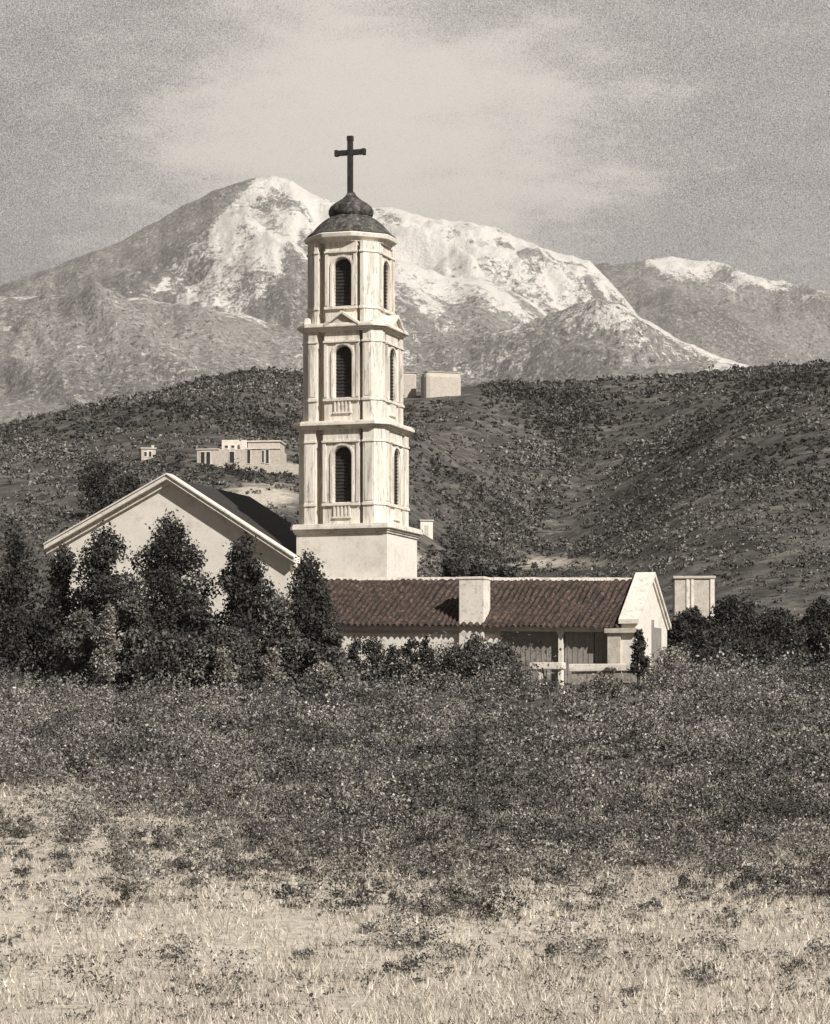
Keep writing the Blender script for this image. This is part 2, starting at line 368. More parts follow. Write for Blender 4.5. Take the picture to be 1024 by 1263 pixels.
snow = np.where(WH == 1, s1, snow)
snow = np.where(WH == 0, np.where(PX > 795, .55+.35*np.clip((338-PYm)/20,-1.5,1) - 1.1*np.clip((822-PX)/32, 0, 1)*np.clip(.4+(PYm-322)/18, 0, 1) - np.clip((PYm-np.interp(PX,[795,850,914,1024],[338,352,362,380]))/5, 0, 1.3), -.1), snow)
snow = np.where(WH == 2, .5*np.clip(1-CR/220, 0, 1)+.20*(PYm < 385), snow)
r3 = .22*(PX > 560)*(CR < 160) + np.where(PX < 330, .75*np.clip(1-CR/34, 0, 1), np.where(PX > 640, .7*np.clip(1-CR/45, 0, 1), 0)) + .28*np.exp(-((PX-735)/45)**2-((PYm-385)/14)**2)
snow = np.where(WH == 3, r3, snow)
snow = np.where(WH == 4, .9*np.exp(-((PX-888)/20)**2-((PYm-451)/5)**2), snow)
snow = snow + SP*np.where((WH < 4) & ((WH == 1)|(WH == 2)|((WH == 0)&(PX > 795))), 1.05, .15)*np.where((WH == 1), main, 1)
nu, ny = len(usm), len(Ym); i = np.arange(ny-1)[:,None]*nu + np.arange(nu-1)[None,:]
npmesh('mountains', np.stack([XX, YY, HH], -1).reshape(-1,3), np.stack([i, i+1, i+nu+1, i+nu], -1).reshape(-1,4), M['mountain'], smooth=True, attrs={'snow': snow})['kind'] = 'structure'

# ------------------------------------------------------------------ foliage tools
def leaf_mesh(P, size, flat=0.0):
    """one small bent leaf clump (a quad) at every point"""
    n = len(P); a = rng.normal(size=(n,3)); a /= np.linalg.norm(a, axis=1)[:,None]
    b = rng.normal(size=(n,3)); b[:,2] *= (1-flat); b -= a*(a*b).sum(1)[:,None]; b /= np.linalg.norm(b, axis=1)[:,None]
    s = (size*rng.uniform(.55,1.35,n))[:,None] if np.isscalar(size) else (size*rng.uniform(.55,1.35,n))[:,None]
    k = rng.uniform(.35,.7,(n,1))
    V = np.stack([P-a*s, P-b*s*k, P+a*s, P+b*s*k], 1).reshape(-1,3)
    return V, np.arange(4*n).reshape(-1,4)
def shrub_points(x, y, z, r, h, n, lobes=6):
    """n points spread over the lobes of each shrub (arrays)"""
    m = len(x); lob = rng.normal(size=(m, lobes, 3)); lob /= np.linalg.norm(lob, axis=2)[:,:,None]
    lob *= rng.uniform(.25,.75,(m,lobes,1)); lr = rng.uniform(.28,.55,(m,lobes))
    idx = rng.integers(0, lobes, (m, n)); mi = np.arange(m)[:,None]
    d = rng.normal(size=(m,n,3)); d /= np.linalg.norm(d, axis=2)[:,:,None]
    p = lob[mi, idx] + d*(lr[mi, idx]*rng.uniform(.6,1.05,(m,n)))[:,:,None]
    p[:,:,0] *= r[:,None]; p[:,:,1] *= r[:,None]; p[:,:,2] = np.maximum(p[:,:,2]*.5+.5, 0)*h[:,None]
    p[:,:,0] += x[:,None]; p[:,:,1] += y[:,None]; p[:,:,2] += z[:,None]
    return p.reshape(-1,3)

# ------------------------------------------------------------------ the church on its hill: frame a (along the fronts), b (back), z
TH = math.radians(18); O = Vector((-1.80, 188.0, 0)); RZ = -TH
U = Vector((math.cos(TH), -math.sin(TH), 0)); Vv = Vector((math.sin(TH), math.cos(TH), 0))
def Wd(a, b, z): p = O + U*a + Vv*b; return Vector((p.x, p.y, z))
def frame_thing(name, a, b, z, **k):
    o = empty(name, Wd(a, b, z), RZ, **k); return o, (a, b, z)
GZ0 = 3.6       # foot of the walls

# --- bell tower
tw, off = frame_thing('bell_tower', -3.175, 3.15, GZ0, label='tall white three-stage bell tower with dark onion dome and arched openings', cat='bell tower')
m = MB(); m.box(-6.35, 0, 0, 6.3, GZ0, 14.45); m.build('tower_base', M['stucco'], tw, off, .03)
def oct_poly(ca, cb, hx, hy, ch):
    return [(ca-hx+ch,cb-hy),(ca+hx-ch,cb-hy),(ca+hx,cb-hy+ch),(ca+hx,cb+hy-ch),(ca+hx-ch,cb+hy),(ca-hx+ch,cb+hy),(ca-hx,cb+hy-ch),(ca-hx,cb-hy+ch)]
def cornice(ca, cb, hx, hy, ch, z0, steps, name='cornice', mat='trim'):
    mb = MB(); z = z0
    for ov, dz in steps:
        mb.prism(oct_poly(ca, cb, hx+ov, hy+ov, ch+ov*.55), z, z+dz); z += dz
    return mb.build(name, M[mat], tw, off, .025)
cornice(-3.175, 3.15, 3.175, 3.15, .02, 14.45, [(.10,.14),(.20,.16),(.36,.22),(.30,.13)])
def side_map(k, ca, cb):
    c, s = [(1,0),(0,1),(-1,0),(0,-1)][k]      # k=0 front(-b), 1 right(+a), 2 back, 3 left
    def f(sx, d, z):
        x, y = sx, -d
        return (ca + x*c - y*s, cb + x*s + y*c, z)
    return f
def sbox(mb, f, s0, s1, d0, d1, z0, z1):   # d0 < d1 outward
    mb.hexa([f(s0,d1,z0), f(s1,d1,z0), f(s1,d0,z0), f(s0,d0,z0), f(s0,d1,z1), f(s1,d1,z1), f(s1,d0,z1), f(s0,d0,z1)])
def arch_wall(mb, f, s0, s1, z0, z1, wc, w, zb, zt, d0, d1, n=12):
    r = w/2; zc = zt-r
    sbox(mb, f, s0, wc-r, d0, d1, z0, z1); sbox(mb, f, wc+r, s1, d0, d1, z0, z1)
    if zb > z0: sbox(mb, f, wc-r, wc+r, d0, d1, z0, zb)
    for i in range(n):
        t0 = math.pi*(1-i/n); t1 = math.pi*(1-(i+1)/n)
        x0, x1 = wc+r*math.cos(t0), wc+r*math.cos(t1); a0, a1 = zc+r*math.sin(t0), zc+r*math.sin(t1)
        mb.hexa([f(x0,d1,a0), f(x1,d1,a1), f(x1,d0,a1), f(x0,d0,a0), f(x0,d1,z1), f(x1,d1,z1), f(x1,d0,z1), f(x0,d0,z1)])
def arch_fill(mb, f, wc, w, zb, zt, d0, d1, n=12):
    r = w/2; zc = zt-r; P = [(wc-r, zb), (wc+r, zb)] + [(wc+r*math.cos(math.pi*i/n), zc+r*math.sin(math.pi*i/n)) for i in range(n+1)]
    i0 = len(mb.v); m_ = len(P); mb.v += [f(x,d1,z) for x, z in P] + [f(x,d0,z) for x, z in P]
    mb.f += [[i0+j for j in range(m_)], [i0+m_+j for j in range(m_)][::-1]] + [[i0+(j+1)%m_, i0+j, i0+m_+j, i0+m_+(j+1)%m_] for j in range(m_)]
def arch_ring(mb, f, wc, w, zb, zt, d0, d1, t=.16, n=12):
    r = w/2; zc = zt-r; R = r+t
    sbox(mb, f, wc-R, wc-r, d0, d1, zb, zc); sbox(mb, f, wc+r, wc+R, d0, d1, zb, zc)
    for i in range(n):
        t0 = math.pi*(1-i/n); t1 = math.pi*(1-(i+1)/n)
        q = [(wc+r*math.cos(t0), zc+r*math.sin(t0)), (wc+r*math.cos(t1), zc+r*math.sin(t1)), (wc+R*math.cos(t1), zc+R*math.sin(t1)), (wc+R*math.cos(t0), zc+R*math.sin(t0))]
        mb.hexa([f(q[0][0],d1,q[0][1]), f(q[1][0],d1,q[1][1]), f(q[1][0],d0,q[1][1]), f(q[0][0],d0,q[0][1]),
                 f(q[3][0],d1,q[3][1]), f(q[2][0],d1,q[2][1]), f(q[2][0],d0,q[2][1]), f(q[3][0],d0,q[3][1])])
def stage(ca, cb, h, ch, z0, z1, zs, ze, zb, zt, w, pier, bay, balus):
    for sx in (-1,1):
        for sy in (-1,1):
            mb = MB(); D = .95
            P = [(h-pier, h),(h-ch, h),(h, h-ch),(h, h-pier),(h-D, h-pier),(h-D, h-D),(h-pier, h-D)]
            q = [(ca+sx*x, cb+sy*y) for x, y in P]
            if sx*sy > 0: q = q[::-1]
            mb.prism(q, z0, z1)
            # narrow raised strip on the pier faces
            for zz0, zz1 in ((zs+.18, ze-.1),):
                x0, x1 = h-pier+.12, h-ch-.08
                if x1-x0 > .2:
                    xa, xb = sorted((ca+sx*x0, ca+sx*x1)); ya, yb = sorted((cb+sy*(h-.05), cb+sy*(h+.035))); mb.box(xa,xb,ya,yb,zz0,zz1)
                    ya, yb = sorted((cb+sy*x0, cb+sy*x1)); xa, xb = sorted((ca+sx*(h-.05), ca+sx*(h+.035))); mb.box(xa,xb,ya,yb,zz0,zz1)
            mb.build('corner_pier', M['streak'], tw, off, .015)
    core = MB()
    inner = h-.93
    for k in range(4):
        f = side_map(k, ca, cb); o = .12 if k == 0 else 0; wo = .2 if k == 0 else 0
        arch_wall(core, f, -inner, inner, z0, z1, wo, w+.02, zb-.02, zt+.01, inner-.3, inner) if k % 2 == 0 else arch_wall(core, f, -inner+.301, inner-.301, z0, z1, wo, w+.02, zb-.02, zt+.01, inner-.3, inner)
        bays = MB(); arch_wall(bays, f, o-bay, o+bay, z0, z1-.004, wo, w, zb, zt, inner+.002, h-.07)
        arch_ring(bays, f, wo, w+.12, zb, zt+.06, h-.09, h+.01, .15)
        sbox(bays, f, o-bay, o-bay+.22, h-.09, h+.005, zs+.15, ze-.02); sbox(bays, f, o+bay-.22, o+bay, h-.09, h+.005, zs+.15, ze-.02)
        bay_o = bays.build('window_bay', M['streak'], tw, off, .012)
        # louvred shutter in each opening
        lv = MB(); ld = h-.22 if k % 2 else inner+.45; ex = 0 if k % 2 else 0
        arch_fill(lv, f, wo, w-.004, zb+.001, zt-.002, ld-.05, ld)
        zz = zb+.1
        while zz < zt-.1:
            hwz = w/2-.004 if zz+.07 < zt-w/2 else math.sqrt(max((w/2)**2-(zz+.07-zt+w/2)**2, 0))-.01
            if hwz > .05: sbox(lv, f, wo-hwz, wo+hwz, ld, ld+.05, zz, zz+.07)
            zz += .22
        lv.build('louver', M['louver'], bay_o, off)
        if balus:
            bl = MB(); p0 = zs-.95; 
            sbox(bl, f, wo-.66, wo+.66, h-.071, h+.06, p0, p0+.1)
            for j in range(5):
                s = wo-.52+j*.26; sbox(bl, f, s-.055, s+.055, h-.065, h+.04, p0+.1, zs-.12)
            sbox(bl, f, wo-.62, wo+.62, h-.09, h-.065, p0+.1, zs-.12)
            bl.build('balustrade', M['trim'], bay_o, off)
    # string courses at sill and entablature level
    core.build('stage_wall', M['streak'], tw, off)
    for zz, t, ov in ((zs-.12, .16, .09), (ze, .12, .08)):
        mb = MB()
        for k in range(4):
            f = side_map(k, ca, cb); o = .12 if k == 0 else 0
            sbox(mb, f, o-bay-.04, o+bay+.04, h-.2, h+ov, zz, zz+t)
            sbox(mb, f, -h+ch, -pier*0-h+pier+.04, h-.2, h+ov, zz, zz+t); sbox(mb, f, h-pier-.04, h-ch, h-.2, h+ov, zz, zz+t)
        for sx in (-1,1):
            for sy in (-1,1):
                q = [(h-ch,h-.05),(h-ch,h+ov),(h+ov,h-ch),(h-.05,h-ch)]
                q = [(ca+sx*x, cb+sy*y) for x, y in q]
                if sx*sy > 0: q = q[::-1]
                q = q[::-1]
                mb.prism(q, zz+.002, zz+t-.002)
        mb.build('string_course', M['trim'], tw, off)
    mb = MB(); mb.prism(oct_poly(ca, cb, h-1, h-1, .3), z0, z0+.2); mb.build('floor_slab', M['rough'], tw, off)
    mb = MB(); mb.prism(oct_poly(ca, cb, h-.6, h-.6, .3), z1-.2, z1-.004); mb.build('floor_slab', M['rough'], tw, off)
zz = lambda y: (HY-y)/18.8
c1, c2, c3 = -3.175-.22, -3.175-.27, -3.175-.42
stage(c1, 3.15, 3.03, .60, 15.1, 21.35, zz(621), zz(545), zz(619), zz(550), 1.24, 1.38, 1.27, True)
cornice(c1, 3.15, 3.03, 3.03, .6, 21.35, [(.06,.10),(.18,.13),(.38,.20),(.30,.10)])
stage(c2, 3.15, 2.78, .60, 21.88, 27.85, zz(491), zz(421), zz(489), zz(425), 1.20, 1.18, 1.22, True)
cornice(c2, 3.15, 2.78, 2.78, .6, 27.85, [(.05,.1),(.16,.12),(.36,.16),(.28,.1)])
stage(c3, 3.15, 2.48, .76, 28.33, 33.75, zz(376.5), zz(309), zz(375), zz(315.5), 1.22, 1.02, 1.1, False)
# triangular pediments over the second stage
for k in range(4):
    f = side_map(k, c2, 3.15); mb = MB(); o = .25 if k == 0 else 0; hw = 1.2; zb_, za = 28.12, 29.12; d0, d1 = 2.2, 3.17
    def slab(x0, z0, x1, z1, t, da, db):
        mb.hexa([f(x0,db,z0), f(x1,db,z1), f(x1,da,z1), f(x0,da,z0), f(x0,db,z0+t), f(x1,db,z1+t), f(x1,da,z1+t), f(x0,da,z0+t)])
    slab(o-hw, zb_, o, za-.2, .2, d0, d1+.02); slab(o, za-.2, o+hw, zb_, .2, d0, d1+.02)
    mb.build('pediment_moulding', M['trim'], tw, off, .015)
    mb = MB(); i0 = [f(o-hw+.1, d1-.22, 28.1), f(o+hw-.1, d1-.22, 28.1), f(o, d1-.22, za-.18), f(o-hw+.1, d0, 28.1), f(o+hw-.1, d0, 28.1), f(o, d0, za-.18)]
    mb.v = i0; mb.f = [[0,1,2],[5,4,3],[0,3,4,1],[1,4,5,2],[2,5,3,0]]; mb.build('pediment', M['rough'], tw, off)
# small scrolls / buttress blocks on the corners above the second cornice
for sx, sy in ((1,-1),(1,1),(-1,-1),(-1,1)):
    mb = MB(); cx_, cy_ = c2+sx*2.38, 3.15+sy*2.38
    mb.prism([(cx_-.22,cy_-.22),(cx_+.22,cy_-.22),(cx_+.22,cy_+.22),(cx_-.22,cy_+.22)], 28.33, 28.8, [(cx_-.16,cy_-.16),(cx_+.16,cy_-.16),(cx_+.16,cy_+.16),(cx_-.16,cy_+.16)])
    mb.build('corner_block', M['trim'], tw, off, .05)
def circ(ca, cb, r, z, n=48, sq=0.0):
    out = []
    for j in range(n):
        t = 2*math.pi*j/n; c, s = math.cos(t), math.sin(t)
        rr = r*(1 + sq*(1/max(abs(c),abs(s), (abs(c)+abs(s))/1.38)-1))
        out.append((ca+rr*c, cb+rr*s, z))
    return out
cc = c3-.02
mb = MB(); prof = [(2.62,33.75),(2.66,33.86),(2.70,33.88),(2.78,34.0),(2.95,34.04),(3.0,34.26),(2.93,34.34),(2.5,34.36)]
mb.rings([circ(cc, 3.15, r, z, 56, .75) for r, z in prof]); mb.build('dome_cornice', M['trim'], tw, off, smooth=False)
mb = MB(); prof = [(2.96,34.34),(2.9,34.42),(2.68,34.57),(2.46,34.76),(2.25,34.97),(2.03,35.16),(1.80,35.32),(1.56,35.45),(1.36,35.55)]
mb.rings([circ(cc, 3.15, r, 34.34+(z-34.34)*1.19, 56, .6*(1-i/9)) for i, (r, z) in enumerate(prof)]); mb.build('dome', M['dome'], tw, off, smooth=True)
mb = MB(); prof = [(1.22,35.48),(1.40,35.55),(1.5,35.72),(1.5,35.92),(1.38,36.12),(1.12,36.3),(.86,36.44),(.6,36.58),(.38,36.76),(.22,36.97)]
mb.rings([circ(cc, 3.15, r, 34.34+(z-34.34)*1.19, 40) for i, (r, z) in enumerate(prof)]); mb.build('cupola', M['dome'], tw, off, smooth=True)
mb = MB(); X0 = cc-.06
def arm(pts): mb.hexa(pts)
mb.box(X0-.17, X0+.17, 3.0, 3.3, 37.35, 39.92); mb.box(X0-.19, X0+.19, 2.99, 3.31, 39.92, 40.32); mb.box(X0-.17, X0+.17, 3.0, 3.3, 40.32, 40.90); mb.box(X0-.2, X0+.2, 2.98, 3.32, 40.90, 41.22)
mb.box(X0-.85, X0-.19, 3.01, 3.29, 39.95, 40.29); mb.box(X0+.19, X0+.85, 3.01, 3.29, 39.95, 40.29)
mb.box(X0-1.08, X0-.85, 2.99, 3.31, 39.91, 40.33); mb.box(X0+.85, X0+1.08, 2.99, 3.31, 39.91, 40.33)
mb.build('cross', M['iron'], tw, off, .02)

# --- nave with its big front gable
aL, aA, aR, b0n, Ln = -23.6, -14.7, -5.7, -1.5, 14.5; zA = 18.15; sR, sL = .634, .50
nv, off = frame_thing('church_nave', aA, b0n, GZ0, label='large cream stucco church gable with plain wall and dark tiled roof behind', cat='church')
zRr = zA-(aR-aA)*sR; zLl = zA-(aA-aL)*sL
mb = MB(); i0 = [(aL+.5,b0n,GZ0),(aR-.5,b0n,GZ0),(aR-.5,b0n,zRr+.3),(aA,b0n,zA),(aL+.5,b0n,zLl+.24)]
mb.v = i0+[(x,b0n+Ln-.3,z) for x,y,z in i0]; mb.f = [[0,1,2,3,4],[9,8,7,6,5],[0,5,6,1],[1,6,7,2],[4,9,5,0],[2,7,8,3],[3,8,9,4]]
mb.build('gable_wall', M['stucco'], nv, off)
def slope(mb, a0, z0, a1, z1, t, y0, y1):
    mb.hexa([(a0,y0,z0),(a1,y0,z1),(a1,y1,z1),(a0,y1,z0),(a0,y0,z0+t),(a1,y0,z1+t),(a1,y1,z1+t),(a0,y1,z0+t)])
mb = MB(); slope(mb, aA, zA+.012, aR, zRr+.012, .16, b0n+.5, b0n+Ln)
slope(mb, aL, zLl+.012, aA, zA+.012, .16, b0n+.5, b0n+Ln); mb.build('roof', M['slate'], nv, off)
mb = MB()
for (a0,z0,a1,z1) in ((aA,zA,aR,zRr),(aL,zLl,aA,zA)):
    slope(mb, a0, z0+.04, a1, z1+.04, .30, b0n-.62, b0n+.5); slope(mb, a0, z0+.34, a1, z1+.34, .10, b0n-.72, b0n+.46)
    slope(mb, a0, z0-.26, a1, z1-.26, .30, b0n-.25, b0n-.003)
mb.build('raking_cornice', M['trim'], nv, off)

# --- long wing with the clay tile roof
wg, off = frame_thing('church_wing', 7, -2, GZ0, label='long low church wing with red clay tile roof and shaded porch', cat='building')
zt_ = lambda a: -.021*a
bE, bR, bB = -4.45, -.3, 3.85; zE, zR_ = 8.34, 11.33; aW0, aW1 = -5.5, 16.8
def roof_sheet(bA, zA_, bB_, zB_, flip):
    na, nb = 460, 46; A = np.linspace(aW0, aW1, na); T = np.linspace(0, 1, nb)
    AA, TT = np.meshgrid(A, T)
    per = .40; jx = (vnoise(AA*1.1, TT*2.2, 3)-.5)*.30
    ph = (AA-1.0*TT*(1 if flip is False else -1)+jx)/per; col = np.floor(ph); prof = np.abs(np.sin(np.pi*ph))
    jit = vnoise(col*3.1+.5, TT*0+.5, 9); row = TT*11 + jit; st = row-np.floor(row)
    dz = prof*.2*(1-.6*np.clip(TT*8-7,0,1)) + (1-st)*.05 + (vnoise(col*1.7, np.floor(row)*2.3, 12)-.5)*.05 + (vnoise(AA*.7, TT*4, 22)-.5)*.10
    B = bA+(bB_-bA)*TT; Z = zA_+(zB_-zA_)*TT + dz + zt_(AA)
    V = np.stack([AA-off[0], B-off[1], Z-off[2]], -1).reshape(-1,3)
    i = np.arange(nb-1)[:,None]*na+np.arange(na-1)[None,:]; q = np.stack([i,i+1,i+na+1,i+na], -1).reshape(-1,4)
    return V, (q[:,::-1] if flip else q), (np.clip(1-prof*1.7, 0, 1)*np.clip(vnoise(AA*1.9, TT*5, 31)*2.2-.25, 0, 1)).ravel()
V1, F1, D1 = roof_sheet(bE-.42, zE-.30, bR, zR_, False); V2, F2, D2 = roof_sheet(bB+.42, zE-.30, bR, zR_, True)
npmesh('tile_roof', np.vstack([V1,V2]), np.vstack([F1, F2+len(V1)]), M['tile'], wg, attrs={'dirt': np.concatenate([D1, D2])})
def tbox(mb, a0, a1, b0, b1, z0, z1):
    mb.hexa([(a0,b0,z0+zt_(a0)*(z0>GZ0)),(a1,b0,z0+zt_(a1)*(z0>GZ0)),(a1,b1,z0+zt_(a1)*(z0>GZ0)),(a0,b1,z0+zt_(a0)*(z0>GZ0)),(a0,b0,z1+zt_(a0)),(a1,b0,z1+zt_(a1)),(a1,b1,z1+zt_(a1)),(a0,b1,z1+zt_(a0))])
mb = MB(); a = aW0
while a < aW1-.2:
    b = min(a+random.uniform(.38,.46), aW1-.02); jz = random.uniform(-.015,.02)
    mb.hexa([(a,bR-.13,zR_+zt_(a)-.02+jz),(b-.02,bR-.13,zR_+zt_(b)-.02+jz),(b-.02,bR+.13,zR_+zt_(b)-.02+jz),(a,bR+.13,zR_+zt_(a)-.02+jz),
             (a,bR-.07,zR_+zt_(a)+.2+jz),(b-.02,bR-.07,zR_+zt_(b)+.19+jz),(b-.02,bR+.07,zR_+zt_(b)+.19+jz),(a,bR+.07,zR_+zt_(a)+.2+jz)]); a = b
mb.build('roof_ridge', M['trim'], wg, off)
mb = MB(); tbox(mb, aW0, 8.9, bE+.15, bE+.5, GZ0, zE-.1); tbox(mb, 8.9, 16.8, bE+2.3, bE+2.6, GZ0, zE+1.2); tbox(mb, aW0, 16.8, bB-.5, bB-.2, GZ0, zE-.1)
tbox(mb, 8.55, 8.9, bE+.5, bE+2.3, GZ0, zE+.2)
mb.build('front_wall', M['stucco'], wg, off)
mb = MB(); tbox(mb, aW0, 16.8, bE+.02, bE+.14, zE-.42, zE-.12); tbox(mb, 8.9, 16.8, bE+.14, bE+.45, zE-.42, zE-.12); mb.build('fascia', M['trim'], wg, off)
mb = MB(); tbox(mb, aW0, 8.9, bE+.06, bE+.149, zE-.62, zE-.5); mb.build('moulding', M['rough'], wg, off)
mb = MB(); mb.box(12.7, 13.0, bE+.12, bE+.42, GZ0, zE-.42+zt_(12.1)); mb.box(12.63, 13.07, bE+.05, bE+.49, zE-.56+zt_(12.1), zE-.421+zt_(12.1)); mb.build('porch_post', M['trim'], wg, off, .02)
for (p0, p1) in ((8.95,12.68),(13.02,14.9),(14.96,16.5)):
    mb = MB(); tbox(mb, p0, p1, bE+.5, bE+.55, GZ0+1.1, zE-.43); 
    for q in np.arange(p0+.2, p1-.1, .34): tbox(mb, q, q+.035, bE+.47, bE+.50, GZ0+1.1, zE-.43)
    mb.build('porch_screen', M['grey_wall'], wg, off)
# raised end gable: thick parapet that faces right
def gable_prism(mb, a0, a1, bf, bb, zf, bm, zm, z0):
    P = [(bf,z0),(bb,z0),(bb,zf),(bm,zm),(bf,zf)]
    n = len(mb.v); mb.v += [(a0,b,z) for b, z in P] + [(a1,b,z) for b, z in P]
    mb.f += [[n+j for j in (0,1,2,3,4)], [n+5+j for j in (4,3,2,1,0)]] + [[n+j, n+5+j, n+5+(j+1)%5, n+(j+1)%5] for j in range(5)]
zg = zt_(17.3)
mb = MB(); gable_prism(mb, 16.801, 17.75, bE-.1, bB+.1, zE+.12+zg, bR, zR_+.2+zg, GZ0); mb.build('end_gable', M['stucco'], wg, off)
mb = MB()
for s, (bf, zf) in ((1,(bE-.35, zE-.13)), (-1,(bB+.35, zE-.13))):
    n = len(mb.v); zf += zg+.22; zm = zR_+zg+.26
    q = [(bf,zf),(bR,zm),(bR,zm+.28),(bf,zf+.28)]
    mb.v += [(16.70,b,z) for b, z in q]+[(17.98,b,z) for b, z in q]
    mb.f += [[n,n+1,n+2,n+3],[n+7,n+6,n+5,n+4],[n,n+4,n+5,n+1],[n+1,n+5,n+6,n+2],[n+2,n+6,n+7,n+3],[n+3,n+7,n+4,n]]
    n = len(mb.v); q = [(bf+s*.3,zf-.06),(bR,zm-.30),(bR,zm-.001),(bf+s*.05,zf+.02)]
    mb.v += [(17.751,b,z) for b, z in q]+[(17.86,b,z) for b, z in q]
    mb.f += [[n,n+1,n+2,n+3],[n+7,n+6,n+5,n+4],[n,n+4,n+5,n+1],[n+1,n+5,n+6,n+2],[n+2,n+6,n+7,n+3],[n+3,n+7,n+4,n]]
mb.build('gable_coping', M['trim'], wg, off)
mb = MB(); mb.box(17.753, 17.80, -.45, .1, GZ0+.4, zE+.15); mb.box(17.753, 17.79, .1, 2.2, GZ0+.4, zE-.3); mb.build('gable_door', M['grey_wall'], wg, off)
mb = MB(); mb.box(15.95, 16.799, bE-.25, bE+.12, GZ0, zE-.5+zg); mb.box(15.8, 17.9, bE-.42, bE-.102, zE-.5+zg, zE-.2+zg); mb.build('corner_pier', M['rough'], wg, off, .03)
mb = MB(); mb.box(6.3, 7.95, bE-.15, bE+1.25, GZ0, 11.0); mb.box(6.25, 8.0, bE-.2, bE+1.3, 11.0, 11.17); mb.build('chimney', M['trim'], wg, off, .03)

# --- other small buildings and walls near the wing
t, off = frame_thing('garden_wall', 16.6, -7.6, GZ0, label='low white wall with a long pale coping in front of the porch', cat='wall')
mb = MB(); mb.box(14.45, 18.8, -7.6, -7.2, GZ0-.5, 5.05); mb.build('wall_body', M['stone'], t, off)
mb = MB(); mb.box(14.3, 18.15, -7.72, -7.08, 5.05, 5.5); mb.box(18.17, 18.9, -7.74, -7.06, 5.05, 5.56); mb.build('coping', M['trim'], t, off, .04, jit=.02)
t, off = frame_thing('stone_table', 13, -7.9, GZ0, label='short white slab on two legs left of the long low wall', cat='table')
mb = MB(); mb.box(11.95, 14.05, -8.3, -7.5, 5.18, 5.6); mb.build('slab', M['trim'], t, off, .04)
for a_ in (12.6, 13.85): mb = MB(); mb.box(a_-.13, a_+.13, -8.15, -7.65, GZ0-.4, 5.18); mb.build('leg', M['trim'], t, off, .02)
t, off = frame_thing('rubble_wall', 19, -1.6, GZ0, label='low rubble stone wall at the foot of the white end gable', cat='wall')
mb = MB()
for r_ in range(5):
    a_ = 17.9+random.uniform(0,.2)
    while a_ < 20.4:
        ww = random.uniform(.25,.6); mb.box(a_, a_+ww-.03, -3.4+random.uniform(-.06,.06), -2.9, 4.0+r_*.27, 4.25+r_*.27+random.uniform(-.03,.0)); a_ += ww
mb.build('stones', M['stone'], t, off, .05, jit=.03)
mb = MB(); mb.box(17.95, 20.3, -3.45, -2.85, 5.36, 5.5); mb.build('coping', M['rough'], t, off, .04, jit=.03)

def house(name, px0, px1, pyb, pyt, Y, label, rz, depth, mat='stucco', extra=None, bev=.06, roof='flat', group=None, cat='house'):
    s = Y/F; wd = (px1-px0)*s; h = (pyb-pyt)*s; x, y, z = at((px0+px1)/2, pyb, Y)
    t = empty(name, (x, y, z), rz, label=label, cat=cat, group=group)
    mb = MB(); mb.box(-wd/2, wd/2, -.2, depth, -2.5, h); mb.build('wall', M[mat], t, (0,0,0), bev)
    in_ = bev*.6 if bev > .5 else -.12; mb = MB(); mb.box(-wd/2+in_, wd/2-in_, -.22+in_, depth-in_, h+.002, h+.22); mb.build('roof', M['rough'] if roof == 'flat' else M['slate'], t, (0,0,0), .04 if bev < .5 else .1)
    if extra: extra(t, wd, h, s)
    return t
def win(t, x0, x1, z0, z1, y=-.2, mat='louver'):
    mb = MB(); mb.box(x0, x1, y-.03, y+.02, z0, z1); w_ = mb.build('window', M[mat], t)
    mb = MB(); d = .09
    mb.box(x0-d, x0, y-.07, y-.001, z0-d, z1+d); mb.box(x1, x1+d, y-.07, y-.001, z0-d, z1+d); mb.box(x0, x1, y-.07, y-.001, z1, z1+d); mb.box(x0, x1, y-.09, y-.001, z0-d, z0)
    mb.build('frame', M['trim'], w_)
# house on the hillside left of the tower
Yh = hit(294, 577, 260); s_ = Yh/F
hx, hy_, hz = at(294, 577, Yh)
t = empty('hillside_house', (hx, hy_, hz), math.radians(-6), label='pale flat-roofed two-level villa on the hillside left of the tower', cat='house')
q = lambda px: (px-294)*s_; qz = lambda py: (577-py)*s_
mb = MB(); mb.box(q(242), q(345), 0, 7, -3, qz(554)); mb.build('wall', M['rough'], t, (0,0,0), .05)
mb = MB(); mb.box(q(271), q(292), 1.5, 6, qz(554), qz(541)); mb.build('upper_wall', M['stucco'], t, (0,0,0), .05)
mb = MB(); mb.box(q(304), q(344), 1.2, 6, qz(554), qz(544)); mb.build('upper_room', M['rough'], t, (0,0,0), .05)
mb = MB(); mb.box(q(296), q(303), .8, 2, qz(554), qz(542)); mb.build('chimney', M['stucco'], t, (0,0,0), .05)
mb = MB(); mb.box(q(303), q(345.5), 1.0, 6.2, qz(544), qz(542.6)); mb.box(q(241), q(270), -.15, 7.1, qz(554), qz(553)); mb.box(q(304), q(346), -.15, 1.0, qz(554), qz(552.8)); mb.build('roof', M['trim'], t)
for a_, b_, c_, d_ in ((247,252,572,557),(254,259,572,557),(283,289,571,557),(305,309,572,555),(323.5,326,571,556),(328.5,332,572,555),(275,279,551,548),(283,287,551,548)):
    win(t, q(a_), q(b_), qz(c_), qz(d_), y=(1.5 if c_ < 553 else 0))
mb = MB(); mb.box(q(236), q(372), -2.6, -2.2, -1.5, .12); mb.build('terrace_wall', M['rough'], t, (0,0,0), .05)

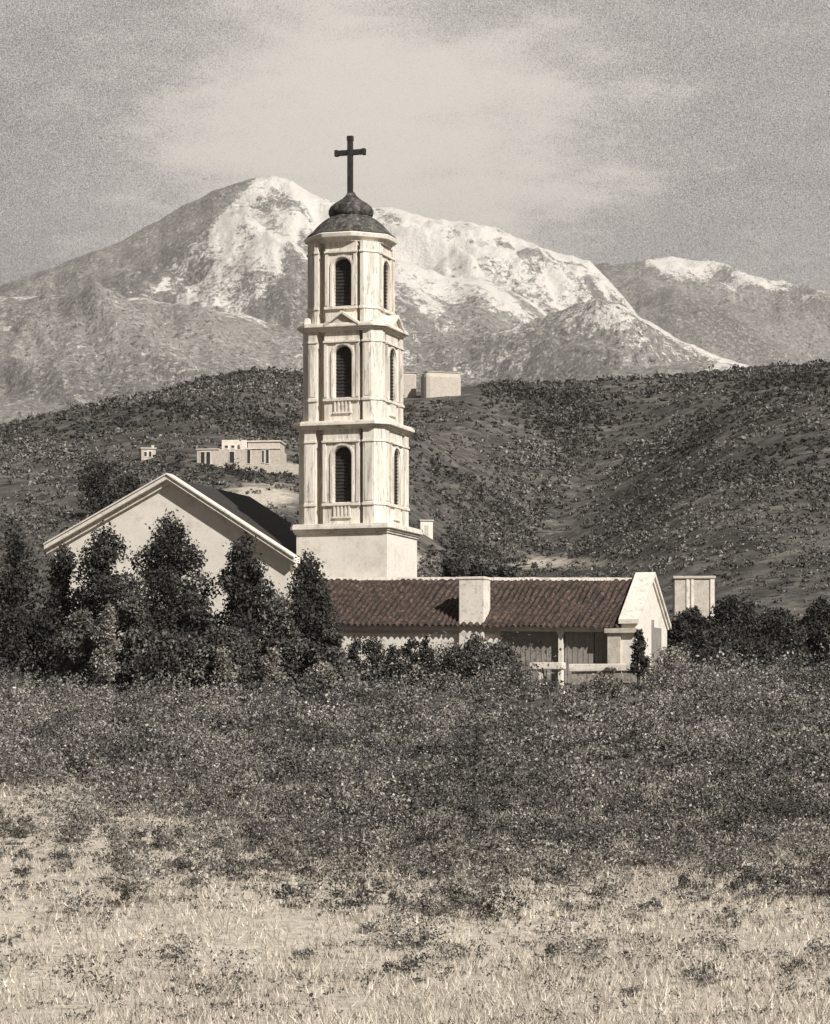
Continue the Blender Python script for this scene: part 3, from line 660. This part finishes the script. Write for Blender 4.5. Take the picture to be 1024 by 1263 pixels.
Yb = hit(184, 566, 260)
def ruin(t, wd, h, s):
    win(t, -wd*.3, -wd*.12, h*.25, h*.7); win(t, wd*.02, wd*.2, h*.2, h*.75)
    mb = MB(); mb.box(wd*.22, wd*.42, .2, 1.6, h+.22, h*1.45); mb.build('chimney', M['rough'], t)
house('hill_cottage', 174, 192, 566, 554, Yb, 'tiny pale cottage half hidden in scrub left of the hillside villa', .2, 3, 'rough', ruin)
Yc = hit(545, 489, 260)
def slots(k):
    def f(t, wd, h, s):
        for j in range(k): win(t, -wd/2+wd*(j+.35)/k, -wd/2+wd*(j+.62)/k, h*.35, h*.68, mat='grey_wall')
    return f
house('ridge_house', 523, 572, 489, 459, Yc, 'wide pale block house with rounded corners on the dark ridge right of the tower', math.radians(20), 4.5, 'rough', None, bev=1.3, group='box houses on the ridge')
house('ridge_house', 492, 514, 487, 460, Yc+6, 'narrow white block house on the ridge touching the tower edge', math.radians(8), 5, 'rough', None, bev=.5, group='box houses on the ridge')
Yk = hit(526, 661, 215)
def hutx(t, wd, h, s):
    mb = MB(); mb.box(-wd*.16, wd*.14, -.235, -.2, -.3, h*.7); mb.build('door', M['rough'], t)
house('white_hut', 518, 534, 660, 643, Yk, 'small white block hut seen just right of the tower base cornice', math.radians(12), 1.6, 'stucco', hutx, cat='hut')
def outb(t, wd, h, s):
    for x0, x1 in ((-.20,-.13),(-.08,-.02)):
        mb = MB(); mb.box(x0*wd, x1*wd, -.28, -.201, -2, h-.05); mb.build('pilaster', M['trim'], t)
    mb = MB(); mb.box(.40*wd, .5*wd+.02, -.30, -.201, -2, h-.05); mb.build('corner_strip', M['trim'], t)
house('outbuilding', 832, 881, 756, 714, 232, 'pale box outbuilding with vertical strips behind the white end gable', math.radians(-3), 4, 'rough', outb, cat='outbuilding')

# ------------------------------------------------------------------ trees
def tree(name, px, ptop, pbase, Y, width_px, label, cat='tree', group=None, mat='needle', cone=.75, n=9000, leaf=.11, lean=0, seed=0):
    R = np.random.default_rng(seed+100)
    s = Y/F; H = (pbase-ptop)*s; rmax = width_px*s/2; x, y, z = at(px, pbase, Y)
    t = empty(name, (x, y, z), R.uniform(0,6), label=label, cat=cat, group=group)
    mb = MB(); prev = Vector((0,0,-.5)); k = 7; pts = [prev]
    for j in range(1, k+1):
        f = j/k; p = Vector((lean*H*f + R.normal()*.04*H*.3, R.normal()*.04*H*.3, H*.93*f))
        mb.tube(prev, p, .035*H*(1-(j-1)/k*.85), .035*H*(1-j/k*.85), 8); prev = p; pts.append(p)
    cl = []
    nl = int(30*max(1, H/7)); 
    for j in range(nl):
        f = .04 + .92*(j+R.uniform(0,1))/nl; a = R.uniform(0, 6.28)
        env = rmax*(((1-f)**cone*1.08 + .10) *(.7 if f < .08 else 1) if cone > .42 else 1.1*math.sqrt(max(.04, 1-(max(f-.3,0)/.74)**2)))*R.uniform(.55, 1.12)
        base = Vector((lean*H*f, 0, H*f*.93)); rr = env*.75*math.sqrt(R.uniform(.08, 1))
        c = base + Vector((math.cos(a)*rr, math.sin(a)*rr, .12*env))
        if env > .4: mb.tube(base - Vector((0,0,.2*env)), c, .012*H*(1-f)+.015, .012, 5)
        cl.append((c, R.uniform(.10,.22)*rmax+R.uniform(.12,.30)*env))
    cl.append((Vector((lean*H,0,H*.95)), rmax*.17))
    mb.build('trunk', M['bark'], t)
    w_ = np.array([r**2 for c, r in cl]); w_ /= w_.sum(); idx = R.choice(len(cl), n, p=w_)
    cen = np.array([tuple(c) for c, r in cl])[idx]; rad = np.array([r for c, r in cl])[idx]
    d = R.normal(size=(n,3)); d /= np.linalg.norm(d, axis=1)[:,None]
    u = R.uniform(.15, 1, n)**.33
    # twigs: leaves gather in small tufts on the lobes
    P = cen + d*(rad*u)[:,None]*np.array([1,1,.85])
    tuft = R.normal(size=(n,3))*(.035*rmax+.06); P = P + tuft
    V_, F_ = leaf_mesh(P, leaf); npmesh('crown', V_, F_, M[mat], t)
    return t
tree('conifer', 209, 633, 835, 170, 136, 'tallest dark evergreen with ragged top before the cream gable', 'tree', 'evergreens before the church', seed=1, n=24000, cone=.62)
tree('conifer', 305, 658, 838, 168, 106, 'dark evergreen standing before the right side of the cream gable', 'tree', 'evergreens before the church', seed=2, cone=.55, n=17000)
tree('conifer', 379, 679, 838, 171, 100, 'slim dark evergreen covering the corner between gable and tower base', 'tree', 'evergreens before the church', seed=3, n=12000, cone=.62)
tree('conifer', 131, 646, 838, 166, 125, 'dark evergreen left of the tallest one, low on the left side of the gable', 'tree', 'evergreens before the church', seed=4, cone=.5, n=17000)
tree('conifer', 78, 668, 838, 168, 80, 'dark evergreen farthest left in the row before the church', 'tree', 'evergreens before the church', seed=5, cone=.5, n=9000)
tree('conifer', 20, 640, 838, 168, 92, 'dark evergreen at the left edge of the picture', 'tree', 'evergreens before the church', seed=16, cone=.5, n=9000)
# rounder bushes between and under them
rb = [(166,735,60,'leaf_mid','grey round bush between the two leftmost evergreens of the gable'),(236,730,70,'needle','dark bush leaning against the tallest evergreen'),
      (345,735,60,'leaf_mid','grey bush between the two right evergreens'),(104,752,66,'leaf_mid','grey bush under the left evergreen'),(408,778,44,'leaf_mid','low grey bush at the left end of the tiled wing'),
      (280,775,70,'leaf_mid','wide grey bush below the gable centre'),(210,785,90,'leaf_mid','wide grey bush at the foot of the tallest evergreen')]
for j, (px, pt, wpx, mt_, lb) in enumerate(rb):
    tree('bush', px, pt, 842, 163-j*.7, wpx, lb, 'bush', 'bushes below the gable', mt_, cone=.3, n=9000, seed=230+j)
small = [(438,785,30),(461,787,34),(485,794,26),(507,786,27),(525,783,22),(550,796,36),(585,782,52),(615,792,40),(628,806,30)]
names = ['first','second','third','fourth','fifth','sixth']
for j, (px, pt, wpx) in enumerate(small):
    lb = (names[j]+' small dark shrub from the left along the wing wall') if j < 6 else ['rounded grey shrub below the chimney','grey shrub right of the chimney foot','low grey shrub left of the white slab'][j-6]
    tree('shrub', px, pt, 848, 172, wpx*1.45, lb, 'shrub', 'shrubs along the wing', 'needle' if j < 6 else 'leaf_mid', cone=.3 if j % 2 else .6, n=2400 if j < 6 else 6000, leaf=.09, seed=50+j)
# right side
tree('shrub', 788, 776, 835, 173, 24, 'dark upright shrub against the white end gable', 'shrub', 'shrubs round the end gable', 'needle', cone=.5, n=2600, seed=70)
tree('shrub', 812, 836, 885, 160, 46, 'very dark low shrub below the rubble wall', 'shrub', 'shrubs round the end gable', 'needle', cone=.3, n=5000, seed=71)
for j, (px, pt, pb, Y, wpx, lb) in enumerate([(858,750,815,200,50,'dark round tree in front of the pale outbuilding'),(905,735,830,196,80,'dark broad tree right of the pale outbuilding'),
        (838,762,815,198,34,'small dark tree between end gable and outbuilding'),(880,800,850,180,80,'wide dark bush below the outbuilding'),(962,752,845,185,90,'dark broad tree at the far right of the row'),
        (1015,735,850,188,80,'dark tree on the right edge of the picture'),(888,780,848,186,110,'wide dark bush spreading under the two dark trees near the outbuilding'),
        (935,795,855,182,120,'widest dark bush in front of the far right tree')]):
    tree('round_tree', px, pt, pb, Y, wpx, lb, 'tree', 'trees right of the church', 'needle', cone=.3, n=12000, seed=80+j)
for j, (px, pt, pb, wpx, lb) in enumerate([(745,838,866,70,'pale grey bush below the long white coping'),(400,818,850,36,'pale tuft bush below the left end of the wing'),(278,800,846,34,'pale bush under the middle of the gable'),
        (335,800,846,34,'pale bush under the right half of the gable'),(133,742,845,40,'pale bush low on the left'),(825,800,836,50,'pale bush at the right foot of the end gable')]):
    tree('pale_bush', px, pt, pb, 158 if j != 5 else 178, wpx, lb, 'bush', 'pale bushes', 'leaf_pale', cone=.2, n=2600, leaf=.08, seed=90+j)
# dark trees on the hill behind
for j, (px, pt, pb, wpx, lb) in enumerate([(560,690,725,34,'dark tree behind the wing ridge just right of the tower'),(590,695,725,30,'dark tree behind the wing ridge left of the chimney'),(622,700,724,30,'dark tree behind the ridge right of the chimney'),
        (122,566,640,70,'dark tree on the hillside at far left above the gable'),(158,588,632,46,'grey tree on the hillside left of the gable peak')]):
    Y = max(hit(px, min(pb, 700), 225), 225) if pb < 700 else 236
    x, y, z = at(px, pb, Y)
    tree('hill_tree', px, pt, pb, Y, wpx, lb, 'tree', 'trees on the hillside', 'needle', cone=.35, n=3500, leaf=.11*Y/190, seed=110+j)

# ------------------------------------------------------------------ scrub, hillside cover and dry grass
def in_church(X, Y):
    dx = X-O.x; dy = Y-O.y; a = dx*U.x+dy*U.y; b = dx*Vv.x+dy*Vv.y
    return ((a > -25) & (a < 18.6) & (b > -5.3) & (b < 14)) | ((a > 10) & (a < 21.5) & (b > -17) & (b < -3)) | ((a > -6) & (a < 8) & (b > -7) & (b < -3))
def scatter(n, Y0, Y1, margin=1.35, pw=1.0):
    Y = Y0+(Y1-Y0)*rng.uniform(0,1,n)**pw; X = rng.uniform(-1,1,n)*(.15*margin*Y+6); return X, Y
# scrub on the near slope
X, Y = scatter(7600, 62, 186); px = 512+F*X/Y
rb_ = np.interp(px, [60,330,520,900], [-22,-5,2,-1]) + 44*(fbm(X/5, Y/12, 4, 77)-.5)
dens = np.interp(Y+rb_, [62,72,82,93,103], [.05,.15,.5,.9,1.0]) * np.clip(-.1+1.9*fbm(X/5, Y/9, 3, 60), 0, 1)
ok = (rng.uniform(0,1,len(X)) < dens) & ~in_church(X, Y)
X, Y = X[ok], Y[ok]; px = px[ok]; low = np.where((px > 640) & (px < 810) & (Y > 138), .45, 1)
big = (rng.uniform(0,1,len(X)) < .09) & (Y > 98)
r = (.42+1.25*rng.uniform(0,1,len(X))**1.8)*np.interp(Y,[62,110],[.6,1])*np.where(big, rng.uniform(1.6,2.6,len(X)), 1)*low; h = r*rng.uniform(.8,1.5,len(X))
P = shrub_points(X, Y, g(X, Y)-.1, r, h, 250)
V_, F_ = leaf_mesh(P, np.repeat(np.interp(Y,[60,180],[.04,.07])*np.where(r > 1.5, 1.35, 1), 250))
tag(npmesh('scrub', V_, F_, M['scrub']), 'dense grey scrub covering the slope below the church', 'scrub', kind='stuff')
X, Y = scatter(420, 76, 150); ok = ~in_church(X, Y) & (fbm(X/4, Y/8, 3, 66) > .44); X, Y = X[ok], Y[ok]
r = rng.uniform(.4,1.1,len(X)); P = shrub_points(X, Y, g(X, Y)+.15, r, r*1.2, 330); V_, F_ = leaf_mesh(P, .06)
tag(npmesh('pale_scrub', V_, F_, M['leaf_pale']), 'scattered pale shrubs among the darker scrub', 'scrub', kind='stuff')
print('scrub', len(F_))
# low weeds everywhere nearby
X, Y = scatter(60000, 56, 150, 1.4, 1.3)
dens = np.interp(Y, [56,70,90,110], [.10,.20,.6,.7])*np.clip(fbm(X/2.2, Y/3, 3, 61)*3-1.0, 0, 1)
ok = (rng.uniform(0,1,len(X)) < dens) & ~in_church(X, Y); X, Y = X[ok], Y[ok]
r = rng.uniform(.08,.34,len(X)); P = shrub_points(X, Y, g(X,Y)-.02, r, r*1.3, 16, 3); V_, F_ = leaf_mesh(P, .035)
tag(npmesh('weeds', V_, F_, M['leaf_mid']), 'small dark weeds dotted over the pale foreground ground', 'weeds', kind='stuff')
print('weeds', len(F_))
# dry grass
n = 190000; X, Y = scatter(n, 52, 118, 1.4, 1.4); ok = rng.uniform(0,1,n) < np.clip(fbm(X/1.5, Y/2, 3, 62)*3-.7, .15, 1); X, Y = X[ok], Y[ok]; n = len(X)
Z = g(X, Y); a = rng.uniform(0, 6.28, n); hh = rng.uniform(.08,.30,n); ww = .012+rng.uniform(0,.012,n); lx = rng.normal(size=n)*.12; ly = rng.normal(size=n)*.12
V_ = np.stack([np.stack([X-np.cos(a)*ww, Y-np.sin(a)*ww, Z-.03],1), np.stack([X+np.cos(a)*ww, Y+np.sin(a)*ww, Z-.03],1), np.stack([X+lx, Y+ly, Z+hh],1)],1).reshape(-1,3)
tag(npmesh('dry_grass', V_, np.arange(3*n).reshape(-1,3), M['grass']), 'pale dry grass on the near slope', 'grass', kind='stuff')
# cover on the hill behind
X, Y = scatter(62000, 212, 860, 1.5, .75)
pxx = 512+F*X/Y; pyy = HY-F*g(X,Y)/Y
dens = .55+3.2*(fbm(X/34+Y/90, Y/80, 5, 63)-.47)
dens = np.clip(dens, .32, 1.5)*(1-np.clip(palef(X, Y)*1.5, 0, .93)*(Y > 200))
gul = np.exp(-((pxx-np.interp(pyy, [470,540,600,700,720],[700,690,650,590,570]))/42)**2)*((pyy > 480) & (pyy < 720))
dens = dens + 1.4*gul
for cx_, cy_, rr in ((294,566,64),(545,484,48),(526,660,14),(184,562,14),(856,740,40)): dens = np.where((abs(pxx-cx_) < rr) & (abs(pyy-cy_) < 12), 0, dens)
ok = (rng.uniform(0,1,len(X)) < dens) & ~in_church(X, Y); X, Y = X[ok], Y[ok]; gul = gul[ok]
r = (.35+1.0*rng.uniform(0,1,len(X))**2 + 2.0*rng.uniform(0,1,len(X))**14)*(1+.5*gul); P = shrub_points(X, Y, g(X,Y)-.2, r, r*rng.uniform(.7,1.2,len(X)), 26, 3)
V_, F_ = leaf_mesh(P, np.repeat(.0006*Y, 26)); tag(npmesh('chaparral', V_, F_, M['hillscrub']), 'low chaparral covering the dark hills behind the church', 'chaparral', kind='stuff')
print('chap', len(F_))

# ------------------------------------------------------------------ air between here and the mountains
hz = MB(); hz.box(-14000, 14000, -450, 13600, -130, 2050)
hm = bpy.data.materials.new('haze'); hm.use_nodes = True; n = hm.node_tree.nodes; n.remove(n['Principled BSDF'])
pv = n.new('ShaderNodeVolumePrincipled'); pv.inputs['Color'].default_value = (.9,.88,.85,1); pv.inputs['Density'].default_value = 4.8e-5; pv.inputs['Anisotropy'].default_value = .2
hm.node_tree.links.new(pv.outputs[0], n['Material Output'].inputs['Volume'])
ho = hz.build('haze', hm); tag(ho, 'thin pale haze veiling the distant mountains', 'haze', kind='stuff')
